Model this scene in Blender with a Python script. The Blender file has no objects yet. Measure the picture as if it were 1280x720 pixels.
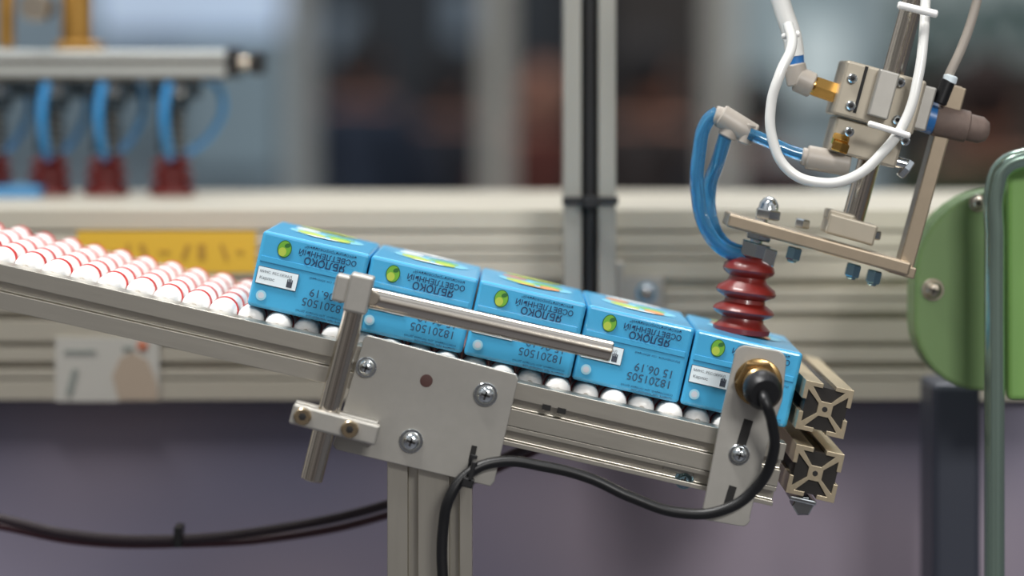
import bpy, bmesh, math, random
from mathutils import Vector, Matrix
random.seed(4)
D=1.4; F=4000.0; H=1.40; HOR=100.0
S=D/F
sc=bpy.context.scene
try:
    sc.view_settings.view_transform='Standard'
except Exception: pass

def W(px,py,y=0.0):
    k=(D+y)/F
    return Vector(((px-640)*k, y, H-(py-HOR)*k))
def K(y): return (D+y)/F

# ---------------- materials ----------------
MATS={}
def srgb(c):
    return tuple(((v/255)/12.92 if v/255<=0.04045 else ((v/255+0.055)/1.055)**2.4) for v in c)+(1,)
def mat(name,col,rough=0.5,metal=0.0,noise=0.0,nscale=60,bump=0.0,trans=0.0,emit=0.0,stretch=None,coat=0.0,spec=0.5):
    if name in MATS: return MATS[name]
    m=bpy.data.materials.new(name); m.use_nodes=True
    nt=m.node_tree; b=nt.nodes['Principled BSDF']
    c=srgb(col)
    b.inputs['Base Color'].default_value=c
    b.inputs['Roughness'].default_value=rough
    b.inputs['Metallic'].default_value=metal
    b.inputs['Transmission Weight'].default_value=trans
    b.inputs['Coat Weight'].default_value=coat
    b.inputs['Specular IOR Level'].default_value=spec
    if emit>0:
        b.inputs['Emission Color'].default_value=c
        b.inputs['Emission Strength'].default_value=emit
    if noise>0 or bump>0:
        tc=nt.nodes.new('ShaderNodeTexCoord'); mp=nt.nodes.new('ShaderNodeMapping')
        if stretch: mp.inputs['Scale'].default_value=stretch
        n=nt.nodes.new('ShaderNodeTexNoise'); n.inputs['Scale'].default_value=nscale; n.inputs['Detail'].default_value=4
        nt.links.new(tc.outputs['Object'],mp.inputs[0]); nt.links.new(mp.outputs[0],n.inputs['Vector'])
        if noise>0:
            r=nt.nodes.new('ShaderNodeMix'); r.data_type='RGBA'
            r.inputs[6].default_value=tuple(v*(1-noise) for v in c[:3])+(1,)
            r.inputs[7].default_value=tuple(min(1,v*(1+noise)) for v in c[:3])+(1,)
            nt.links.new(n.outputs['Fac'],r.inputs[0]); nt.links.new(r.outputs[2],b.inputs['Base Color'])
        if bump>0:
            bp=nt.nodes.new('ShaderNodeBump'); bp.inputs['Strength'].default_value=bump; bp.inputs['Distance'].default_value=0.0003
            nt.links.new(n.outputs['Fac'],bp.inputs['Height']); nt.links.new(bp.outputs[0],b.inputs['Normal'])
    MATS[name]=m; return m
ALU=mat('anodised_aluminium',(204,199,187),0.3,0.9,0.08,300,0.1,stretch=(0.1,1,1))
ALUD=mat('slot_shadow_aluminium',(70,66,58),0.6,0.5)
ALUEND=mat('cut_aluminium',(222,206,176),0.28,0.85,0.15,500)
PLATE=mat('satin_plate',(178,175,168),0.4,0.7,0.06,200,0.1)
STEEL=mat('polished_steel',(212,203,190),0.13,1.0,0.08,400,0.05,stretch=(1,1,0.1))
STEELR=mat('brushed_steel',(185,175,160),0.33,1.0,0.1,300)
ZINC=mat('zinc_bolt',(215,220,222),0.15,1.0)
ZBLUE=mat('zinc_bluish',(150,185,200),0.25,1.0)
BRASS=mat('brass',(200,155,85),0.22,1.0)
NICKB=mat('aged_brass',(158,130,88),0.26,1.0)
BRONZE=mat('nickel_warm',(190,170,140),0.25,1.0)
BLACK=mat('black_rubber',(16,16,18),0.4)
DARK=mat('dark_recess',(20,18,17),0.7)
SLOTSHADE=mat('slot_shade',(26,22,19),0.6,0.2)  # shade inside the profile slots, put into the colour
WHITEP=mat('white_plastic',(238,237,234),0.3)
REDP=mat('red_plastic',(190,30,24),0.4)
CUP=mat('red_silicone',(118,28,22),0.35,0,0.15,120,coat=0.3)
BLUEP=mat('pack_blue',(66,162,208),0.33,0,0.05,40,0.05,coat=0.3)
BLUEDK=mat('pack_blue_seam',(46,132,180),0.4)
INK=mat('ink_navy',(18,52,90),0.5)
INKD=mat('ink_date',(42,72,100),0.5)
INKB=mat('ink_black',(60,66,78),0.6)
LAB=mat('label_white',(222,234,240),0.5)
GRN=mat('apple_green',(105,165,50),0.45)
GRND=mat('apple_green_dark',(40,100,42),0.45)
YGR=mat('leaf_yellowgreen',(170,190,70),0.45)
ORG=mat('fruit_orange',(205,140,90),0.45)
PINK=mat('fruit_pink',(195,135,130),0.45)
TBLUE=mat('blue_tube',(70,148,198),0.1,0,trans=0.6,coat=0.6)
TWHITE=mat('white_tube',(226,226,222),0.3,coat=0.3)
GREYP=mat('grey_fitting',(168,160,150),0.42)
VALVE=mat('valve_body',(182,173,156),0.36,0.5,0.06,150)
WARMP=mat('gripper_plate',(186,170,148),0.32,0.85,0.08,200)

# ---------------- helpers ----------------
def link(ob,parent=None,m=None):
    sc.collection.objects.link(ob)
    if parent is not None:
        ob.parent=parent
        ob.matrix_parent_inverse=PM[parent.name].inverted()
    if m: 
        ob.data.materials.append(m)
    return ob
PM={}
def group(name,loc=(0,0,0),M=None):
    e=bpy.data.objects.new(name,None); sc.collection.objects.link(e)
    e.empty_display_size=0.02
    MM=M if M is not None else Matrix.Translation(Vector(loc))
    e.matrix_world=MM; PM[e.name]=MM.copy()
    return e
def finish(name,bm,parent,m,bevel=0,seg=2,smooth=False,M=None):
    me=bpy.data.meshes.new(name)
    bmesh.ops.recalc_face_normals(bm,faces=bm.faces)
    if smooth:
        for f in bm.faces: f.smooth=True
    bm.to_mesh(me); bm.free()
    ob=bpy.data.objects.new(name,me); 
    if M is not None: ob.matrix_world=M
    link(ob,parent,m)
    if bevel>0:
        md=ob.modifiers.new('bevel','BEVEL'); md.width=bevel; md.segments=seg; md.limit_method='ANGLE'
    if smooth:
        md=ob.modifiers.new('es','EDGE_SPLIT'); md.split_angle=math.radians(40)
    return ob
def rotM(ang):
    a=math.radians(ang)
    return Matrix(((math.cos(a),0,math.sin(a),0),(0,1,0,0),(-math.sin(a),0,math.cos(a),0),(0,0,0,1)))
def rbox(name,px,py,w,h,y0,y1,ang,m,parent,bevel=0.0006,seg=2):
    k=K(y0); c=W(px,py,y0)
    bm=bmesh.new(); bmesh.ops.create_cube(bm,size=1)
    bmesh.ops.scale(bm,vec=(w*k,y1-y0,h*k),verts=bm.verts)
    M=Matrix.Translation(Vector((c.x,(y0+y1)/2,c.z)))@rotM(ang)
    return finish(name,bm,parent,m,bevel,seg,M=M)
def axisM(p0,p1):
    d=(p1-p0); q=d.to_track_quat('Z','Y')
    return Matrix.Translation(p0)@q.to_matrix().to_4x4()
def lathe3(name,p0,p1,prof,m,parent,seg=32):
    L=(p1-p0).length; bm=bmesh.new(); rings=[]
    for t,r in prof:
        rings.append([bm.verts.new((max(r,1e-6)*math.cos(2*math.pi*i/seg),max(r,1e-6)*math.sin(2*math.pi*i/seg),t*L)) for i in range(seg)])
    for a,b in zip(rings,rings[1:]):
        for i in range(seg):
            bm.faces.new((a[i],a[(i+1)%seg],b[(i+1)%seg],b[i]))
    bm.faces.new(rings[0][::-1]); bm.faces.new(rings[-1])
    return finish(name,bm,parent,m,smooth=True,M=axisM(p0,p1))
def cyl3(name,p0,p1,r,m,parent,ch=0.0006,seg=32):
    L=(p1-p0).length; c=min(ch/L,0.3); cr=min(ch,r*0.4)
    return lathe3(name,p0,p1,[(0,r-cr),(c,r),(1-c,r),(1,r-cr)],m,parent,seg)
def rcyl(name,a,b,rpx,y,m,parent,seg=32,y2=None):
    y2=y if y2 is None else y2
    return cyl3(name,W(a[0],a[1],y),W(b[0],b[1],y2),rpx*K(y),m,parent,seg=seg)
def ycyl(name,px,py,rpx,y0,y1,m,parent,seg=32):
    p=W(px,py,y0); return cyl3(name,p,Vector((p.x,y1,p.z)),rpx*K(y0),m,parent,seg=seg)
def tube(name,pts,rpx,m,parent):
    cu=bpy.data.curves.new(name,'CURVE'); cu.dimensions='3D'; cu.bevel_depth=rpx*K(pts[0][2]); cu.bevel_resolution=6; cu.use_fill_caps=True
    sp=cu.splines.new('BEZIER'); sp.bezier_points.add(len(pts)-1)
    for bp,p in zip(sp.bezier_points,pts):
        bp.co=W(*p); bp.handle_left_type=bp.handle_right_type='AUTO'
    cu.resolution_u=16
    ob=bpy.data.objects.new(name,cu); link(ob,parent,m); return ob
def expoly(name,pts,y0,y1,m,parent,bevel=0.0005,holes=None):
    bm=bmesh.new()
    v=[bm.verts.new(W(p[0],p[1],y0)) for p in pts]
    f=bm.faces.new(v)
    r=bmesh.ops.extrude_face_region(bm,geom=[f])
    vs=[e for e in r['geom'] if isinstance(e,bmesh.types.BMVert)]
    bmesh.ops.translate(bm,verts=vs,vec=(0,y1-y0,0))
    return finish(name,bm,parent,m,bevel)
def exsec(name,pts,L,M,m,parent,bevel=0):
    bm=bmesh.new(); a=[bm.verts.new((0,p[0],p[1])) for p in pts]; b=[bm.verts.new((L,p[0],p[1])) for p in pts]
    n=len(pts)
    for i in range(n): bm.faces.new((a[i],a[(i+1)%n],b[(i+1)%n],b[i]))
    bm.faces.new(a); bm.faces.new(b[::-1])
    return finish(name,bm,parent,m,bevel,M=M)
def tslot(s):
    o,t,c,k,d=.13,.09,.33,.10,.35
    side=[(-.5,.5),(-o,.5),(-o,.5-t),(-c,.5-t),(-k,.5-d),(k,.5-d),(c,.5-t),(o,.5-t),(o,.5)]
    pts=[]
    for r in range(4):
        a=-r*math.pi/2
        for x,z in side: pts.append((s*(x*math.cos(a)-z*math.sin(a)),s*(x*math.sin(a)+z*math.cos(a))))
    return pts
def rail_sec(depth,h,slots,gd=0.006,op=0.0022):
    pts=[(0,0)]
    for z in slots:
        pts+=[(0,-z+op),(0.0015,-z+op),(0.0015,-z+op*1.9),(gd,-z+op*0.9),(gd,-z-op*0.9),(0.0015,-z-op*1.9),(0.0015,-z-op),(0,-z-op)]
    pts+=[(0,-h),(depth,-h),(depth,0)]
    return pts
def bolt(px,py,rpx,y,parent,m=ZINC,name='bolt'):
    k=K(y); p=W(px,py,y); r=rpx*k
    cyl3(name+'_washer',p,p+Vector((0,-0.0012,0)),r,m,parent,0.0002)
    q=p+Vector((0,-0.0012,0))
    lathe3(name+'_head',q,q+Vector((0,-0.0035,0)),[(0,r*.78),(.5,r*.76),(.8,r*.62),(1,r*.42)],m,parent,seg=24)
    for a in (20,110):
        bm=bmesh.new(); bmesh.ops.create_cube(bm,size=1); bmesh.ops.scale(bm,vec=(r*.75,0.0012,r*.17),verts=bm.verts)
        finish(name+'_recess',bm,parent,DARK,M=Matrix.Translation(q+Vector((0,-0.0031,0)))@rotM(a))
def txt(name,s,size,M,m,parent,align='LEFT',bold=0.0):
    cu=bpy.data.curves.new(name,'FONT'); cu.body=s; cu.size=size; cu.align_x=align; cu.align_y='CENTER'; cu.offset=bold; cu.resolution_u=3
    ob=bpy.data.objects.new(name,cu); ob.matrix_world=M; link(ob,parent,m); return ob
RX=Matrix.Rotation(math.pi/2,4,'X'); RZ=Matrix.Rotation(math.pi,4,'Z')

# ---------------- camera ----------------
cam=bpy.data.cameras.new('camera'); co=bpy.data.objects.new('camera',cam); sc.collection.objects.link(co)
co.location=(0,-D,H); co.rotation_euler=(math.pi/2,0,0)
cam.sensor_width=36; cam.lens=112.5; cam.shift_y=-(360-HOR)/1280
cam.clip_start=0.05; cam.clip_end=100
cam.dof.use_dof=True; cam.dof.focus_distance=D+0.002; cam.dof.aperture_fstop=4.0
sc.camera=co

# ================= conveyor =================
TH=12.9
O=W(650,460,0)
MC=Matrix.Translation(O)@rotM(TH)
def CL(a,y,b): return MC@Vector((a*S,y,b*S))
conv=group('roller_conveyor',O)
def rail(name,a0,a1,btop,hpx,y0,depth,slots):
    M=Matrix.Translation(CL(a0,y0,btop))@rotM(TH)
    return exsec(name,rail_sec(depth,hpx*S,[z*S for z in slots]),(a1-a0)*S,M,ALU,conv,0.0002)
rail('near_rail',-760,340,-13,54,-0.020,0.016,[27])
rail('near_rail_lower',-95,340,-68,24,-0.019,0.015,[12])
rail('far_rail',-760,340,-13,54,0.158,0.016,[27])
bw=bmesh.new(); br=bmesh.new(); bx=bmesh.new()
def wheel(bm,c,prof,seg=24):
    rings=[]
    for yy,r in prof:
        rings.append([bm.verts.new(c+Vector((r*math.cos(2*math.pi*i/seg),yy,r*math.sin(2*math.pi*i/seg)))) for i in range(seg)])
    for a,b in zip(rings,rings[1:]):
        for i in range(seg): bm.faces.new((a[i],a[(i+1)%seg],b[(i+1)%seg],b[i]))
    bm.faces.new(rings[0]); bm.faces.new(rings[-1][::-1])
R=17*S
i=0; a=-740
while a<325:
    off=0.0 if i%2==0 else 0.005
    for j in range(5):
        c=CL(a,0,-17)+Vector((0,-0.001+off+j*0.030,0))
        wl=0.023
        wheel(bw,c,[(0,R*.35),(0.0006,R*.66),(0.0022,R*.88),(0.005,R*.97),(wl/2,R),(wl-0.005,R*.99),(wl-0.003,R*.95),(wl,R*.7)])
        wheel(br,c,[(wl-0.0036,R*.7),(wl-0.0034,R*1.03),(wl+0.0008,R*1.03),(wl+0.001,R*.7)])
    c=CL(a,-0.004,-17); wheel(bx,c,[(0,R*.25),(0.162,R*.25)],10)
    a+=36.0; i+=1
finish('wheels',bw,conv,WHITEP,smooth=True); finish('wheel_rings',br,conv,REDP,smooth=True); finish('axles',bx,conv,STEELR,smooth=True)
def cross(name,px,py,spx,y0,y1,ang):
    k=K(y0); sec=tslot(spx*k); c=W(px,py,y0)
    B=Matrix(((0,1,0,0),(1,0,0,0),(0,0,1,0),(0,0,0,1)))
    M=Matrix.Translation(c)@rotM(ang)@B
    exsec(name,sec,y1-y0,M,ALUEND,conv,0.00015)
    rbox(name+'_slot_shade_box',px,py,spx*.86,spx*.86,y0+0.0010,y1-0.001,ang,SLOTSHADE,conv,0)  # dark box added inside the profile, stands for shade in the hollow slots
    ycyl(name+'_bore',px,py,spx*.075,y0-0.0002,y0+0.002,DARK,conv,16)
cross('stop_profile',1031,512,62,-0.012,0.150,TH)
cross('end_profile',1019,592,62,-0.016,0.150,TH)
bolt(855,599,12,-0.012,conv,ZBLUE,'underside_bolt'); rbox('underside_tab',848,588,40,8,-0.015,0.0,TH,PLATE,conv)
ycyl('foot_nut',1004,632,14,-0.010,0.004,ZINC,conv,6); rbox('foot_washer',1004,626,34,6,-0.014,0.008,TH,ZINC,conv)
PY0,PY1=-0.0245,-0.0205
expoly('mounting_plate',[(459,419),(645,468),(648,474),(618,602),(613,608),(420,562),(416,556),(455,422)],PY0,PY1,PLATE,conv,0.0004)
for b_ in [(458,459,13),(607,493,15),(514,551,15)]: bolt(*b_,PY0,conv)
ycyl('plate_hole',533,476,8,PY0-0.0003,PY0,mat('hole_brown',(80,50,45),0.6),conv)
rbox('plate_slot',591,567,7,20,PY0-0.0003,PY0,TH,DARK,conv,0)
for q in (683,702): rbox('rail_fastener',q,511+0.229*(q-690),11,7,-0.0203,-0.0195,TH,DARK,conv,0)
def vrail(name,x0,x1,ytop,y0,depth,slots,parent,m=ALU,zbot=0.0):
    k=K(y0); t=W(x0,ytop,y0); w=(x1-x0)*k; L=t.z-zbot
    M=Matrix(((0,0,-1,t.x),(0,1,0,t.y),(-1,0,0,t.z),(0,0,0,1)))
    return exsec(name,rail_sec(depth,w,[s*k for s in slots]),L,M,m,parent,0.0003)
vrail('support_post',484,590,560,-0.0195+0.001,0.03,[32,84],conv)
rbox('support_post_foot',537,100+(H-0.006)/K(-0.019),220,34,-0.06,0.06,0,PLATE,conv)

# ================= guide rod assembly =================
gr=group('guide_rail',W(440,450,-0.03))
GY=-0.034
rcyl('clamp_post',(449,366),(389,601),14,GY,STEEL,gr)
rcyl('guide_rod',(462,372),(765,440),13,GY,STEEL,gr)
ycyl('rod_seam',466,373,9,GY-0.006,GY,STEELR,gr)
rbox('rod_clamp',448,368,30,48,GY-0.008,GY+0.008,TH,PLATE,gr,0.001)
rbox('rod_clamp_cap',426,361,18,34,GY-0.007,GY+0.007,TH,PLATE,gr,0.001)
rbox('post_clamp_rear',418,528,108,30,GY+0.004,GY+0.0095,14.5,PLATE,gr,0.001)
rbox('post_clamp',418,531,112,26,GY-0.009,GY-0.003,14.5,PLATE,gr,0.001)
for x,y in ((378,521),(437,537)):
    ycyl('clamp_screw',x,y,11,GY-0.012,GY+0.004,BRONZE,gr); ycyl('clamp_hex',x,y,5,GY-0.0123,GY-0.0119,DARK,gr,6)

# ================= juice boxes =================
PW=137*S; PH=96*S; PD=0.094
def ell(bm,cx,cz,rx,rz,yy,top=False,seg=24,tilt=0):
    vs=[]
    for i in range(seg):
        t=2*math.pi*i/seg; x=rx*math.cos(t); z=rz*math.sin(t)
        x,z=x*math.cos(tilt)-z*math.sin(tilt),x*math.sin(tilt)+z*math.cos(tilt)
        vs.append(bm.verts.new((cx+x,cz+z,yy) if top else (cx+x,yy,cz+z)))
    bm.faces.new(vs)
def pack(i):
    dy=random.uniform(-0.0008,0.0008)
    M=Matrix.Translation(CL(-351+139*i,0.0015+dy,0.3))@rotM(TH)@Matrix.Rotation(math.radians(random.uniform(-.5,.5)),4,'Z')
    g=group('juice_box',M=M)
    def lp(x,z): return (x*S, PH-z*S)
    bm=bmesh.new()
    bmesh.ops.create_cube(bm,size=1)
    bmesh.ops.subdivide_edges(bm,edges=bm.edges,cuts=5,use_grid_fill=True)
    for v in bm.verts:
        x,y,z=v.co; 
        pf=0.0006
        dx=pf*math.copysign(1,x)*(1-4*y*y)*(1-4*z*z) if abs(x)>.499 else 0
        dyy=pf*math.copysign(1,y)*(1-4*x*x)*(1-4*z*z) if abs(y)>.499 and y>0 else 0
        v.co=Vector(((x+.5)*PW+dx*0.3,(y+.5)*PD+dyy,(z+.5)*PH))
    ob=finish('carton',bm,g,BLUEP,0.0016,3,M=M)
    ob.modifiers['bevel'].angle_limit=math.radians(50)
    def deco(name,bm,m): finish(name,bm,g,m,M=M)
    def fbox(name,x0,x1,z0,z1,y0,y1,m,bev=0.0):
        bm=bmesh.new(); bmesh.ops.create_cube(bm,size=1)
        for v in bm.verts: v.co=Vector(((x0+(v.co.x+.5)*(x1-x0))*S, y0+(v.co.y+.5)*(y1-y0), PH-(z0+(v.co.z+.5)*(z1-z0))*S))
        finish(name,bm,g,m,bev,M=M)
    fbox('top_seam',4,132,31,38,-0.0005,0.0005,BLUEP,0.0002)
    fbox('seam_fold',4,132,37.6,38.6,-0.0003,0.0005,BLUEDK)
    e=-0.0008
    bm=bmesh.new(); ell(bm,*lp(31,17),9*S,11*S,e); deco('apple_logo',bm,GRND)
    bm=bmesh.new(); ell(bm,*lp(31,17),8*S,10*S,e-.00005); deco('apple_disc',bm,GRN)
    bm=bmesh.new(); ell(bm,*lp(29,21),5*S,5.5*S,e-0.0001); deco('apple_patch',bm,YGR)  # yellow-green patch printed in the apple logo
    bm=bmesh.new(); ell(bm,*lp(34,12),4*S,2.6*S,e-0.0001,tilt=.5); deco('apple_leaf',bm,GRND)
    def ftxt(name,s,size,x,z,m,flip=True,align='LEFT',bold=0.0,yy=-0.0009):
        a=lp(x,z); T=M@Matrix.Translation(Vector((a[0],yy,a[1])))@RX
        if flip: T=T@RZ
        txt(name,s,size*S,T,m,g,align,bold)
    ftxt('title_text','ЯБЛОКО',12.5,84,24.5,INK,align='CENTER',bold=0.00007)
    ftxt('subtitle_text','ОСВЕТЛЁННЫЙ',9.5,86,15,INK,align='CENTER',bold=0.00004)
    ftxt('fine_text','неконцентрированный*',5.8,88,8,INK,align='CENTER')
    fbox('label',4,56,44,66,-0.0009,-0.0003,INKB,0.0)
    fbox('label_face',4.6,55.4,44.6,65.4,-0.00095,-0.0003,LAB,0.0)
    ftxt('label_text','МИНС. РЕС.ОЕИАЛ',4.4,7,50,INKB,flip=False,yy=-0.0011)
    ftxt('label_text_b','Карлос',5.5,8,58,INKB,flip=False,yy=-0.0011)
    fbox('hand_icon',43,50,56,63,-0.0011,-0.0009,INKB)
    for q in range(4): fbox('hand_finger',43+q*1.9,44.3+q*1.9,51.5+abs(q-1.5),57,-0.0011,-0.0009,INKB)
    bm=bmesh.new(); ell(bm,*lp(15,80),6.5*S,6.5*S,-0.0007); deco('dot',bm,mat('pale_dot',(150,200,218),.5))
    bm=bmesh.new(); ell(bm,*lp(15,80),4*S,4*S,-0.00085); deco('dot_core',bm,mat('pale_dot2',(190,195,205),.5))
    ftxt('date_text','15 06.19',14.5,124,62,INKD); ftxt('date_text_b','18201505',14.5,124,75,INKD)
    ftxt('small_print','Изготовитель: сок яблочный',4.2,128,45,INK)
    ftxt('small_print_b','осветлённый, для питания детей',4.2,128,88,INK)
    ftxt('small_print_c','хранить при температуре',4.2,128,92,INK)
    zt=PH+0.0002
    def topell(name,fx,fy,rx,ry,m,dz=0,t=0):
        bm=bmesh.new(); ell(bm,fx*PW,fy*PD,rx*PW,ry*PD,zt+dz,True,tilt=t); finish(name,bm,g,m,M=M)
    topell('art_band',.52,.56,.36,.22,mat('art_paleblue',(112,185,212),.45))
    topell('art_leaf',.38,.50,.14,.11,YGR,0.0001,0.2)
    topell('art_leaf_b',.64,.62,.15,.08,GRN,0.0001,-.2)
    topell('art_fruit',.66,.46,.10,.10,ORG if i in(2,3,4) else YGR,0.0002)
    topell('art_fruit_b',.32,.72,.12,.07,PINK if i==2 else (ORG if i>2 else LAB),0.0002)
    topell('art_title',.50,.34,.16,.03,LAB if i!=2 else ORG,0.0003)
    topell('art_title_b',.5,.88,.28,.05,LAB if i%2 else YGR,0.0003)
for i in range(5): pack(i)

# ================= proximity sensor =================
ps=group('proximity_sensor',W(940,500,-0.03))
SY=-0.030
def arc(cx,cy,r,a0,a1,n=8): return [(cx+r*math.cos(math.radians(a0+(a1-a0)*t/n)),cy+r*math.sin(math.radians(a0+(a1-a0)*t/n))) for t in range(n+1)]
outl=[(903,512),(917,450)]+arc(932,446,14,195,275,5)+arc(969,452,14,285,360,5)+[(978,500),(958,560),(937,648)]+arc(928,648,10,10,100,4)+[(882,650),(878,640)]
expoly('sensor_bracket',outl,SY,SY+0.003,PLATE,ps,0.0004)
rbox('bracket_standoff',915,585,34,30,SY+0.003,-0.0202,TH,PLATE,ps)
bolt(924,568,13,SY,ps)
rbox('bracket_slot',931,541,12,34,SY-0.0002,SY,17,DARK,ps,0.001)
rbox('bracket_slot_b',912,622,10,30,SY-0.0002,SY,17,DARK,ps,0.001)
def hexnut(name,px,py,r,y0,y1,m,parent): 
    p=W(px,py,y0); return cyl3(name,p,Vector((p.x,y1,p.z)),r*K(y0),m,parent,0.0006,6)
ycyl('sensor_washer',948,478,30,SY-0.0012,SY,NICKB,ps); hexnut('sensor_nut',948,479,29,SY-0.006,SY-0.0012,NICKB,ps)
p=W(949,481,SY-0.006); lathe3('sensor_barrel',p,p+Vector((0.001,-0.009,-0.001)),[(0,.0072)]+[(t/12,.0075 if t%2 else .0069) for t in range(1,12)]+[(1,.0068)],NICKB,ps)
p=W(951,484,SY-0.0145); lathe3('sensor_connector',p,p+Vector((0.0012,-0.009,-0.002)),[(0,.0077),(.2,.0081),(.75,.0079),(1,.006)],BLACK,ps)
tube('sensor_cable',[(952,488,-.050),(957,503,-.056),(965,528,-.052),(966,570,-.042),(945,610,-.036),(905,637,-.034),(850,641,-.032),(790,622,-.030),(735,597,-.029),(680,583,-.028),(625,577,-.028),(588,590,-.030),(564,618,-.032),(554,660,-.030),(555,760,-.028),(556,1200,-.028)],7,BLACK,ps)
zt_=group('cable_tie',W(585,590,-0.03))
rbox('tie_strap',589,584,9,32,-0.0262,-0.0247,14,BLACK,zt_,0.0004)
rbox('tie_head',585,604,14,12,-0.0385,-0.0335,15,BLACK,zt_,0.0005)
rbox('tie_side',590,590,6,26,-0.0385,-0.0245,14,BLACK,zt_,0.0004)
rc=group('power_cable',W(300,670,0.12))
DKRED=mat('dark_red_cable',(60,24,34),0.45)
tube('cable_upper',[(-80,630,.12),(0,648,.12),(90,668,.12),(220,674,.12),(340,662,.12),(480,632,.12),(600,585,.10),(700,540,.08),(730,520,.07)],6,mat('plum_cable',(34,20,28),.45),rc)
tube('cable_lower',[(-80,645,.125),(0,658,.125),(100,677,.125),(230,680,.125),(350,672,.125),(480,645,.125),(590,600,.11),(700,548,.09),(735,528,.08)],5,DKRED,rc)
rbox('cable_clip',222,672,10,26,.115,.130,0,BLACK,rc)

# ================= vacuum gripper (right) =================
vg=group('vacuum_gripper',W(1060,200,0.045))
GA=15.3; V0,V1=0.024,0.058; VM=0.041
p0=W(938,322,VM); p1=W(926,416,VM); k=K(VM)
prof=[(0,17),(.05,26),(.10,31),(.16,33),(.20,31),(.26,23),(.32,25),(.40,36),(.45,38),(.49,36),(.55,25),(.60,26),(.67,37),(.71,39),(.75,36),(.80,26),(.85,27),(.93,36),(1,35)]
lathe3('suction_cup',p0,p1,[(t,r*k) for t,r in prof],CUP,vg,40)
rcyl('stem',(955,262),(939,326),8,VM,ZINC,vg)
def hexa(name,a,b,r,y,m): cyl3(name,W(a[0],a[1],y),W(b[0],b[1],y),r*K(y),m,vg,0.0006,6)
hexa('stem_nut',(951,283),(947,300),17,VM,ZINC); hexa('stem_nut_b',(946,303),(941,322),20,VM,ZINC)
hexa('top_nut',(961,262),(959,274),17,VM,ZINC); lathe3('top_dome',W(960,264,VM),W(963,246,VM),[(0,13*k),(.5,12*k),(.85,8*k),(1,3*k)],ZINC,vg)
rbox('side_fitting',962,322,16,22,.036,.050,GA,ZINC,vg)
rbox('gripper_plate',1024,306,236,17,V0,V1,GA,WARMP,vg,0.001)
for x,y in ((992,317),(1066,338),(1092,346)):
    hexa('plate_screw',(x+2,y-8),(x-2,y+8),10,.034,ZBLUE); rcyl('plate_screw_tip',(x-2,y+7),(x-3,y+11),6,.034,ZBLUE,vg)
for x,y in ((1003,279),(1092,293)):
    hexa('plate_nut',(x+1,y-5),(x-1,y+6),10,.041,ZINC)
rcyl('riser_rod',(1064,282),(1172,-110),14,VM,STEEL,vg)
rbox('rod_foot',1065,287,62,26,.028,.056,GA,VALVE,vg,0.001)
rbox('rod_foot_b',1052,272,34,14,.031,.053,GA,VALVE,vg,0.001)
rbox('side_strut',1163,222,19,240,.034,.050,GA,WARMP,vg,0.0006)
rbox('strut_lip',1128,338,34,14,.032,.052,GA,WARMP,vg)
rbox('strut_top',1192,122,26,30,.032,.052,GA,WARMP,vg)
rbox('valve_body',1100,122,104,70,.020,.056,GA,VALVE,vg,0.0012)
rbox('valve_lower',1083,178,88,44,.024,.054,GA,VALVE,vg,0.0012)
rbox('valve_face',1105,118,26,60,.014,.022,GA,PLATE,vg,0.0008)
rbox('valve_groove',1076,112,4,60,.0196,.0202,GA,DARK,vg,0)
rbox('valve_end',1152,134,26,56,.024,.052,GA,PLATE,vg,0.0008)
for x,y in ((1066,98),(1064,132),(1126,103),(1122,150),(1062,165),(1132,176)):
    ycyl('valve_screw',x,y,6,.0175,.022,ZINC,vg); ycyl('valve_screw_recess',x,y,3,.0172,.0177,DARK,vg,6)
rcyl('brass_fitting',(1054,120),(1017,107),14,.034,BRASS,vg,6); rcyl('brass_collar',(1024,110),(1012,105),12,.034,BRASS,vg)
rcyl('elbow_arm',(1016,107),(996,98),16,.034,GREYP,vg); rcyl('elbow_up',(998,106),(993,80),14,.034,GREYP,vg)
rcyl('blue_collar',(995,84),(993,62),11,.034,mat('blue_plastic',(45,110,175),.35),vg)
tube('white_air_hose',[(994,70,.034),(990,45,.034),(980,15,.034),(968,-25,.034),(950,-90,.034)],12,TWHITE,vg)
rcyl('hose_tie',(977,46),(1000,42),4,.020,WHITEP,vg)
tube('white_loop_hose',[(985,30,.018),(990,55,.013),(975,92,.008),(964,130,.008),(966,175,.008),(985,212,.008),(1022,228,.008),(1065,222,.008),(1102,192,.008),(1132,150,.008),(1148,95,.010),(1155,40,.015),(1158,-20,.025),(1165,-90,.025)],6.5,TWHITE,vg)
rcyl('tie_b',(1085,154),(1138,170),4,.004,WHITEP,vg); rcyl('tie_c',(1122,6),(1172,18),5,.010,WHITEP,vg)
rcyl('brass_small',(1060,178),(1040,172),10,.026,BRASS,vg,6); rcyl('brass_small_b',(1048,190),(1052,178),12,.024,BRASS,vg,6)
rcyl('push_fitting',(1062,206),(1008,196),15,.030,GREYP,vg); rcyl('push_fitting_collar',(1014,197),(1002,195),11,.030,GREYP,vg)
rcyl('fitting_stub',(1048,214),(1052,190),11,.030,GREYP,vg)
tube('blue_link_tube',[(1008,195,.030),(985,188,.030),(960,177,.030),(936,167,.030)],8,TBLUE,vg)
rcyl('tee_fitting',(942,170),(900,144),15,.034,GREYP,vg); rcyl('tee_stub',(908,148),(893,143),12,.034,GREYP,vg); rcyl('tee_stub_b',(918,152),(908,172),12,.034,GREYP,vg)
rcyl('tee_ring',(930,180),(938,155),9,.032,GREYP,vg)
tube('blue_tube',[(898,140,.034),(884,152,.034),(874,190,.034),(872,240,.034),(884,288,.036),(905,312,.038),(935,322,.041)],9,TBLUE,vg)
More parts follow.
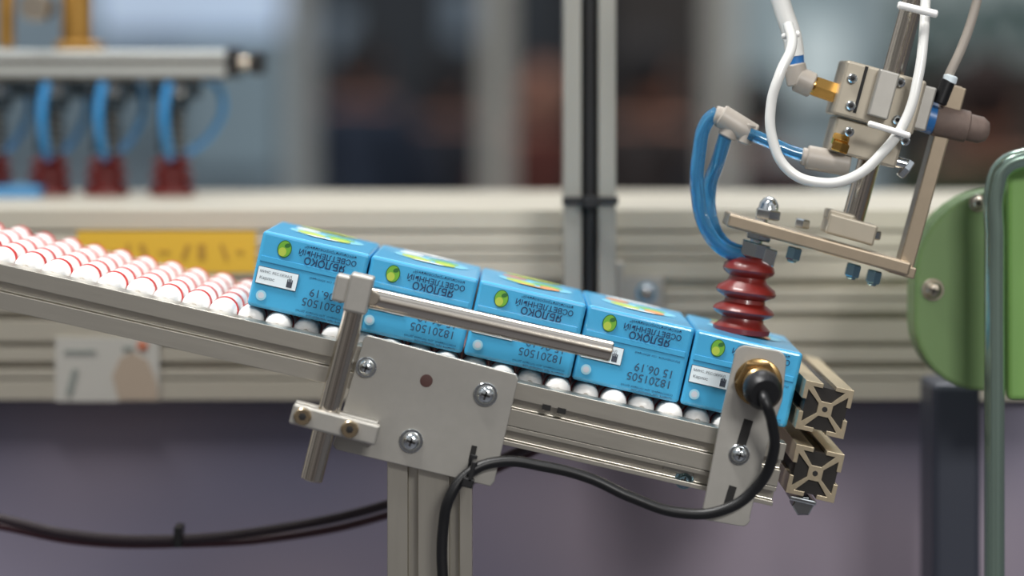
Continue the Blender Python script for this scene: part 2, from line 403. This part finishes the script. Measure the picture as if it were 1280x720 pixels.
tube('blue_tube_b',[(908,166,.034),(898,200,.038),(887,235,.044),(889,275,.044),(905,305,.044),(938,318,.044)],9,TBLUE,vg)
rcyl('cylinder_nose',(1150,143),(1170,150),20,.036,mat('blue_plastic',(45,110,175),.35),vg)
lathe3('silencer',W(1168,149,.036),W(1236,165,.036),[(0,20*k),(.05,21*k),(.6,20*k),(.62,17*k),(.85,17*k),(.97,12*k),(1,6*k)],mat('sintered_brown',(112,96,88),.7,0,.2,400),vg)
hexa('lock_nut',(1128,208),(1136,214),14,.034,ZINC)
rcyl('strut_screw',(1134,206),(1112,200),7,.032,ZINC,vg)
tube('sensor_lead',[(1176,125,.028),(1186,95,.028),(1202,60,.028),(1216,20,.028),(1228,-30,.028),(1240,-100,.028)],6,GREYP,vg)
rcyl('lead_plug',(1174,130),(1186,100),9,.028,BLACK,vg)
rcyl('lead_band',(1186,104),(1189,94),9,.028,LAB,vg)
rbox('carrier_arm',1175,-125,420,70,.015,.075,0,ALU,vg,0.002)

# ================= machine frame behind =================
CREAM=mat('beam_cream',(200,194,178),0.36,0.4,0.04,60,stretch=(.2,1,1))
bench=group('machine_frame',W(600,380,0.25))
BY=0.25; k=K(BY)
zt0=W(0,262,BY).z; zb0=W(0,500,BY).z
gro=[(287,291),(309,312),(322,325),(348,361),(372,375),(390,400),(427,434),(452,461),(472,475)]
pts=[(0,0)]
for a_,b_ in gro:
    za=-(a_-262)*k; zb=-(b_-262)*k
    pts+=[(0,za),(.002,za),(.008,za+.0002),(.008,zb-.0002),(.002,zb),(0,zb)]
hh=(500-262)*k
pts+=[(0,-hh),(0.28,-hh),(0.28,0)]
x0=W(-500,0,BY).x; x1=W(1700,0,BY).x
exsec('main_beam',pts,x1-x0,Matrix.Translation((x0,BY,zt0)),CREAM,bench,0.0002)
PURP=mat('cabinet_violet',(150,148,170),0.38,0.0)
nt=PURP.node_tree; b=nt.nodes['Principled BSDF']; tc=nt.nodes.new('ShaderNodeTexCoord'); n=nt.nodes.new('ShaderNodeTexNoise'); n.inputs['Scale'].default_value=4.0; n.inputs['Detail'].default_value=1
cr=nt.nodes.new('ShaderNodeValToRGB'); cr.color_ramp.elements[0].position=.38; cr.color_ramp.elements[0].color=srgb((96,98,120)); cr.color_ramp.elements[1].position=.62; cr.color_ramp.elements[1].color=srgb((140,130,142))
nt.links.new(tc.outputs['Object'],n.inputs['Vector']); nt.links.new(n.outputs['Fac'],cr.inputs[0]); nt.links.new(cr.outputs[0],b.inputs['Base Color'])
bm=bmesh.new(); bmesh.ops.create_cube(bm,size=1)
for v in bm.verts: v.co=Vector((x0+(v.co.x+.5)*(x1-x0), .262+(v.co.y+.5)*.2, (v.co.z+.5)*zb0))
finish('cabinet_panel',bm,bench,PURP,0.002)
rbox('angle_bracket',801,366,60,44,BY-0.006,BY,0,PLATE,bench,0.001); bolt(808,366,13,BY-.006,bench); rbox('bracket_rib',775,358,10,60,BY-0.03,BY,0,PLATE,bench)
post=group('frame_post',W(737,100,0.2))
t=W(705,-500,0.19); kk=K(.19); zb=W(0,440,.19).z
M=Matrix(((0,0,-1,t.x),(0,1,0,t.y),(-1,0,0,t.z),(0,0,0,1)))
w=65*kk; a1,a2=22*kk,43*kk
sec=[(0,0),(0,-a1),(.014,-a1),(.014,-a2),(0,-a2),(0,-w),(.055,-w),(.055,0)]
exsec('profile',sec,t.z-zb,M,mat('post_alu',(150,149,142),.4,.4),post,.0004)
rbox('black_cable',737,-20,17,900,.194,.203,0,BLACK,post,.002)
rbox('strap',738,251,70,10,.185,.19,0,BLACK,post); rbox('strap_knot',738,252,18,14,.180,.186,0,BLACK,post)
yt=group('yellow_label',W(210,315,.247))
rbox('label_sheet',208,315,224,52,.2485,.2498,0,mat('label_yellow',(208,166,50),.45),yt,0)
for i_,(x,w_,h_) in enumerate([(120,10,30),(142,14,6),(160,8,30),(180,12,30),(205,24,5),(232,10,28),(252,16,28),(280,8,30),(300,14,6)]):
    rbox('mark',x,315,w_*.6,h_*.7,.2480,.2486,[0,20,0,-20][i_%4],mat('label_ink',(165,125,42),.5),yt,0)
st=group('info_sticker',W(134,462,.247))
rbox('sheet',134,462,130,80,.2485,.2498,0,mat('sticker_grey',(190,188,180),.5),st,0)
expoly('figure',[(148,500),(140,470),(150,448),(166,440),(184,450),(196,478),(198,500)],.2480,.2486,mat('sticker_tan',(176,160,142),.5),st,0)
ycyl('orange_dot',178,432,7,.2478,.2484,mat('sticker_orange',(195,120,92),.5),st)
rbox('ink_block',160,436,14,6,.2480,.2486,0,mat('sticker_ink',(140,146,140),.5),st,0); rbox('ink_block_b',90,478,8,34,.2480,.2486,15,mat('sticker_ink',(120,130,125),.5),st,0)
rbox('ink_block_c',100,440,40,5,.2480,.2486,0,mat('sticker_ink',(120,130,125),.5),st,0)

# ================= left gripper =================
lg=group('suction_gripper',W(130,150,.45))
LY=.45
rbox('gripper_rail',116,80,336,34,LY-.02,LY+.02,0,mat('rail_silver',(190,194,192),.35,.6),lg,.001)
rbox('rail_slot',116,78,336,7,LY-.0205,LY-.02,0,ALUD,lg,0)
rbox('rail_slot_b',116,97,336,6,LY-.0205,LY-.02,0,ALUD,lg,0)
rbox('end_cap',289,78,14,38,LY-.022,LY+.02,0,BLACK,lg,.001); rbox('end_cap_b',318,79,16,28,LY-.022,LY+.016,0,BLACK,lg,.001); rcyl('end_shaft',(294,78),(312,78),7,LY,STEELR,lg)
rcyl('gold_column',(96,68),(96,-120),19,LY,mat('gold_column',(158,120,58),.35,.6),lg); rbox('gold_foot',96,58,56,12,LY-.015,LY+.015,0,mat('gold_column',(185,140,60)),lg,.001)
ycyl('silver_knob',42,8,18,LY-.03,LY,STEELR,lg); rcyl('gold_rod',(8,60),(8,-80),10,LY,mat('gold_column',(175,135,65)),lg)
LCUP=mat('cup_dark_red',(88,22,20),.45)
MDK=mat('mount_dark',(34,48,58),.5,.3)
LBL=mat('left_blue_hose',(38,118,172),.3)
for cx in (-10,62,133,215):
    a=W(cx,196,LY); b_=W(cx,243,LY); kL=K(LY)
    lathe3('cup',a,b_,[(t,r*kL) for t,r in [(0,14),(.08,22),(.2,26),(.3,17),(.45,27),(.55,28),(.64,18),(.8,28),(1,29)]],LCUP,lg)
    rcyl('plunger',(cx+6,100),(cx+6,198),4,LY,STEELR,lg)
    rcyl('guide_pin',(cx-14,100),(cx-14,192),4,LY,MDK,lg)
    rbox('plunger_mount',cx,112,64,22,LY-.014,LY+.012,0,MDK,lg,.001)
    rbox('plunger_mount_b',cx,130,38,16,LY-.012,LY+.010,0,MDK,lg,.001)
    ycyl('mount_nut',cx+8,112,8,LY-.02,LY,ZINC,lg)
    cu=bpy.data.curves.new('spring','CURVE'); cu.dimensions='3D'; cu.bevel_depth=3.0*kL; sp=cu.splines.new('POLY'); N=90; sp.points.add(N)
    for q in range(N+1):
        t_=q/N; pp=W(cx+6,135+t_*58,LY); an=t_*2*math.pi*6
        sp.points[q].co=(pp.x+10*kL*math.cos(an),pp.y+10*kL*math.sin(an),pp.z,1)
    o_=bpy.data.objects.new('spring',cu); link(o_,lg,mat('spring_steel',(80,84,86),.3,1))
    tube('air_tube',[(cx-4,104,LY-.02),(cx-9,130,LY-.024),(cx-9,160,LY-.024),(cx-5,185,LY-.018),(cx-2,197,LY-.01)],6,LBL,lg)
    ex=64 if cx==215 else 46
    tube('air_tube_b',[(cx+10,100,LY+.02),(cx+ex*.8,104,LY+.02),(cx+ex,130,LY+.02),(cx+ex*.75,168,LY+.02),(cx+ex*.4,188,LY+.015),(cx+4,196,LY)],4.5,LBL,lg)
rbox('blue_base',20,243,60,20,LY-.03,LY+.02,0,mat('base_blue',(60,120,165),.5),lg,.001)

# ================= right green guard and tube =================
fr=group('tubular_guard_frame',W(1245,400,.05)); gg=fr
GREEN=mat('guard_green',(112,140,90),.4,0,.05,20)
gp=arc(1252,345,108,180,270,10)+[(1400,237)]+[(1400,489)]+arc(1228,404,85,90,180,8)
expoly('guard_housing',gp,.09,.12,GREEN,gg,.002)
bolt(1166,362,14,.09,gg,STEELR); bolt(1222,254,11,.09,gg,STEELR)
FBL=mat('frame_steel_green',(150,172,160),.2,.8)
zfl=100+(H-.004)/K(.06)
tube('bent_tube',[(1243,zfl,.06),(1243,1500,.06),(1243,800,.06),(1243,500,.06),(1243,300,.06),(1244,235,.06),(1254,210,.06),(1280,198,.06),(1340,195,.06),(1500,195,.06)],13,FBL,fr)
zz=W(0,480,.16).z
bm=bmesh.new(); bmesh.ops.create_cube(bm,size=1)
xa=W(1166,0,.16).x; xb=W(1226,0,.16).x
for v in bm.verts: v.co=Vector((xa+(v.co.x+.5)*(xb-xa), .16+(v.co.y+.5)*.05, (v.co.z+.5)*zz))
finish('dark_leg',bm,fr,mat('leg_dark',(56,60,72),.45,.2),.003)
rbox('panel_green',1330,350,140,300,.075,.085,0,mat('panel_green',(126,170,92),.4),fr,.002)

# ================= hall =================
def slab(name,xa,xb,ya,yb,za,zb,m,parent=None):
    bm=bmesh.new(); bmesh.ops.create_cube(bm,size=1)
    for v in bm.verts: v.co=Vector((xa+(v.co.x+.5)*(xb-xa),ya+(v.co.y+.5)*(yb-ya),za+(v.co.z+.5)*(zb-za)))
    return finish(name,bm,parent,m)
slab('floor',-8,8,-4,16,-.05,0,mat('floor_grey',(95,95,100),.5,0,.08,2))
slab('wall_back',-8,8,16,16.2,0,5,mat('wall_dark',(52,52,54),.8,0,.5,1.2))
def bg(name,px0,px1,py0,y,m,parent=None,py1=None,thick=.05):
    a=W(px0,py0,y); b=W(px1,py0,y)
    return slab(name,a.x,b.x,y,y+thick,0 if py1 is None else W(0,py1,y).z,a.z,m,parent)
bw1=group('exhibition_booth',W(180,50,6))
bg('booth_wall',-200,352,-300,6,mat('booth_pale',(150,168,178),.7,0,.3,1.5),bw1)
bg('booth_header',120,352,-40,5.9,mat('booth_header',(190,208,230),.6,emit=.4),bw1,py1=40)
bg('booth_stripe',-200,352,120,5.9,mat('booth_stripe',(125,145,155),.6),bw1,py1=175)
bg('booth_poster',230,352,50,5.85,mat('booth_poster',(150,172,182),.6),bw1,py1=215)
c1=group('hall_column',W(370,50,4)); bg('shaft',358,390,-400,4,mat('column_grey',(158,162,160),.6),c1,thick=.12)
c2=group('hall_column',W(620,50,5)); bg('shaft',604,638,-300,5,mat('column_light',(196,194,184),.6),c2,thick=.12)
c3=group('hall_column',W(905,50,6)); bg('shaft',888,922,-300,6,mat('column_light',(176,176,168)),c3,thick=.12)
b2=group('display_wall',W(1000,50,8))
bg('panel',925,1110,-300,8,mat('display_grey',(160,175,178),.7,0,.25,1.2),b2)
bg('panel_window',990,1060,30,7.95,mat('display_light',(200,212,212),.6,emit=.25),b2,py1=120)
b3=group('lettered_sign',W(1200,40,6.5))
bg('sign_board',1110,1500,-250,6.5,mat('sign_white',(180,192,190),.6,emit=.03),b3)
bg('sign_lower',1110,1500,75,6.45,mat('sign_dark',(46,44,38),.6),b3)
txt('sign_letters','EXPO ДЕЛОВОЙ',.20,Matrix.Translation(W(1118,36,6.45))@RX,mat('sign_teal',(36,74,70),.5),b3,bold=.008)
b4=group('equipment_cabinet',W(830,100,9)); bg('body',765,888,-300,9,mat('cab_brown',(48,42,38),.6,0,.6,2),b4,thick=.5)
b5=group('equipment_cabinet',W(470,100,11.5)); bg('body',388,706,-300,11.5,mat('cab_blue',(40,46,52),.6,0,.7,1.2),b5,thick=.5)
bg('screen',405,440,10,11.45,mat('screen_glow',(110,125,138),.4,emit=.15),b5,py1=70)
bg('screen_b',560,595,-20,11.45,mat('screen_glow',(120,135,150)),b5,py1=50)

def build_person(px,y,ang,shirt,trou,hair,skin=(170,120,98),h=1.72,arm=0.0):
    x=W(px,100,y).x
    M=Matrix.Translation((x,y,0))@Matrix.Rotation(ang,4,'Z')@Matrix.Scale(h/1.75,4)
    g=group('person',M=M)
    V=[(0,0,.95),(0,0,1.12),(0,-.01,1.30),(0,0,1.44),(0,0,1.50),
       (.17,0,1.42),(.22,.02,1.16),(.20,-.16-arm*.1,.98+arm*.15),(.17,-.24-arm*.1,.97+arm*.2),
       (-.17,0,1.42),(-.24,.02,1.15),(-.25,-.05,.90),(-.25,-.08,.80),
       (.10,0,.90),(.11,-.02,.50),(.11,.02,.09),(.12,-.13,.04),
       (-.10,0,.90),(-.12,.0,.50),(-.13,.04,.09),(-.14,-.11,.04)]
    E=[(0,1),(1,2),(2,3),(3,4),(3,5),(5,6),(6,7),(7,8),(3,9),(9,10),(10,11),(11,12),(0,13),(13,14),(14,15),(15,16),(0,17),(17,18),(18,19),(19,20)]
    Rr=[.15,.14,.16,.08,.06,.075,.05,.04,.035,.075,.05,.04,.035,.10,.065,.045,.04,.10,.065,.045,.04]
    me=bpy.data.meshes.new('body'); me.from_pydata(V,E,[]); ob=bpy.data.objects.new('body',me); ob.matrix_world=M
    m=bpy.data.materials.new('clothes'); m.use_nodes=True; nt=m.node_tree; b=nt.nodes['Principled BSDF']; b.inputs['Roughness'].default_value=.85
    tc=nt.nodes.new('ShaderNodeTexCoord'); sx=nt.nodes.new('ShaderNodeSeparateXYZ'); nt.links.new(tc.outputs['Object'],sx.inputs[0])
    cr=nt.nodes.new('ShaderNodeValToRGB'); cr.color_ramp.interpolation='CONSTANT'
    mr=nt.nodes.new('ShaderNodeMath'); mr.operation='DIVIDE'; mr.inputs[1].default_value=2; nt.links.new(sx.outputs['Z'],mr.inputs[0]); nt.links.new(mr.outputs[0],cr.inputs[0])
    e=cr.color_ramp.elements; e[0].position=0; e[0].color=srgb((25,22,20)); e[1].position=.04; e[1].color=srgb(trou)
    n=e.new(.48); n.color=srgb(shirt); n=e.new(.735); n.color=srgb(skin)
    nt.links.new(cr.outputs[0],b.inputs['Base Color'])
    link(ob,g,m)
    sk=ob.modifiers.new('skin','SKIN')
    if len(me.skin_vertices):
        lay=me.skin_vertices[0].data
        for i_,r in enumerate(Rr): lay[i_].radius=(r,r*(.75 if i_<3 else 1)); lay[i_].use_root=(i_==0)
    sb=ob.modifiers.new('sub','SUBSURF'); sb.levels=1; sb.render_levels=2
    sm=mat('skin_%d'%skin[0],skin,.6)
    def blob(name,c,s,m_):
        bm=bmesh.new(); bmesh.ops.create_uvsphere(bm,u_segments=20,v_segments=14,radius=1)
        bmesh.ops.scale(bm,vec=s,verts=bm.verts)
        if name=='head':
            for v in bm.verts:
                if v.co.z<0: v.co.x*=1+v.co.z*2.0; 
        finish(name,bm,g,m_,smooth=True,M=M@Matrix.Translation(c))
    blob('head',(0,-.01,1.62),(.078,.098,.12),sm); blob('hair',(0,.022,1.65),(.088,.102,.105),mat('hair_%d'%hair[0],hair,.8))
    blob('nose',(0,-.11,1.61),(.013,.018,.022),sm)
    for s_ in (-1,1):
        blob('ear',(s_*.08,0,1.61),(.012,.02,.03),sm); blob('eye',(s_*.03,-.098,1.635),(.012,.008,.008),mat('eye',(40,30,28),.3))
    for hx,hy,hz in (V[8],V[12]):
        blob('palm',(hx,hy-.03,hz-.02),(.035,.045,.025),sm)
        for f in range(4): blob('finger',(hx-.026+.017*f,hy-.085+.004*abs(f-1.5),hz-.03),(.008,.034,.009),sm)
        blob('thumb',(hx+.038,hy-.05,hz-.02),(.009,.03,.010),sm)
    blob('mouth',(0,-.10,1.565),(.022,.008,.006),mat('lips',(150,85,80),.5))
build_person(676,9.2,0.5,(92,46,38),(50,34,36),(58,30,24),h=1.46,arm=1)
build_person(560,9.8,2.9,(40,42,50),(150,80,60),(26,22,22),h=1.48)
build_person(450,9.6,3.0,(32,42,58),(28,30,38),(28,25,24),h=1.56)
build_person(812,7.0,2.6,(44,36,34),(190,105,66),(26,20,20),h=1.52)
build_person(945,6.4,3.0,(34,34,40),(32,30,36),(24,22,22),h=1.42,arm=1)
build_person(1235,5.2,2.8,(44,54,32),(40,38,30),(44,26,20),h=1.46)

# ================= lights =================
wd=bpy.data.worlds.new('hall_ambient'); sc.world=wd; wd.use_nodes=True
nt=wd.node_tree; bgn=nt.nodes['Background']
tc=nt.nodes.new('ShaderNodeTexCoord'); sx=nt.nodes.new('ShaderNodeSeparateXYZ'); nt.links.new(tc.outputs['Generated'],sx.inputs[0])
cr=nt.nodes.new('ShaderNodeValToRGB'); mr=nt.nodes.new('ShaderNodeMapRange'); mr.inputs[1].default_value=-1; mr.inputs[2].default_value=1
nt.links.new(sx.outputs['Z'],mr.inputs[0]); nt.links.new(mr.outputs[0],cr.inputs[0])
e=cr.color_ramp.elements; e[0].position=.3; e[0].color=(.10,.09,.10,1); e[1].position=.95; e[1].color=(.8,.85,.92,1)
n=e.new(.5); n.color=(.20,.19,.19,1)
n=e.new(.62); n.color=(.46,.46,.46,1)
nz=nt.nodes.new('ShaderNodeTexNoise'); nz.inputs['Scale'].default_value=3.2; nz.inputs['Detail'].default_value=1.5
nt.links.new(tc.outputs['Generated'],nz.inputs['Vector'])
m2=nt.nodes.new('ShaderNodeMapRange'); m2.inputs[1].default_value=.38; m2.inputs[2].default_value=.62; m2.inputs[3].default_value=.25; m2.inputs[4].default_value=1.15
nt.links.new(nz.outputs['Fac'],m2.inputs[0])
nt.links.new(cr.outputs[0],bgn.inputs[0]); nt.links.new(m2.outputs[0],bgn.inputs[1])
def area(name,loc,target,sx_,sy_,pw,col):
    l=bpy.data.lights.new(name,'AREA'); l.shape='RECTANGLE'; l.size=sx_; l.size_y=sy_; l.energy=pw; l.color=col
    o=bpy.data.objects.new(name,l); o.location=loc; o.rotation_euler=(Vector(target)-Vector(loc)).to_track_quat('-Z','Y').to_euler(); sc.collection.objects.link(o)
area('ceiling_lamp_key',(-0.5,-0.5,3.2),(0,0.1,1.3),1.0,.3,46,(1,.98,.95))
area('ceiling_lamp_rear',(0.6,1.0,3.2),(0,0.1,1.3),1.4,.3,34,(1,.99,.97))
area('fill_light_front',(1.0,-2.8,2.5),(0,0.1,1.2),.8,.4,44,(1,.98,.95))  # added front fill light, lifts the dark panel under the beam
area('ceiling_lamp_hall',(0,6,4.8),(0,8,0),6,3,140,(.95,.97,1))
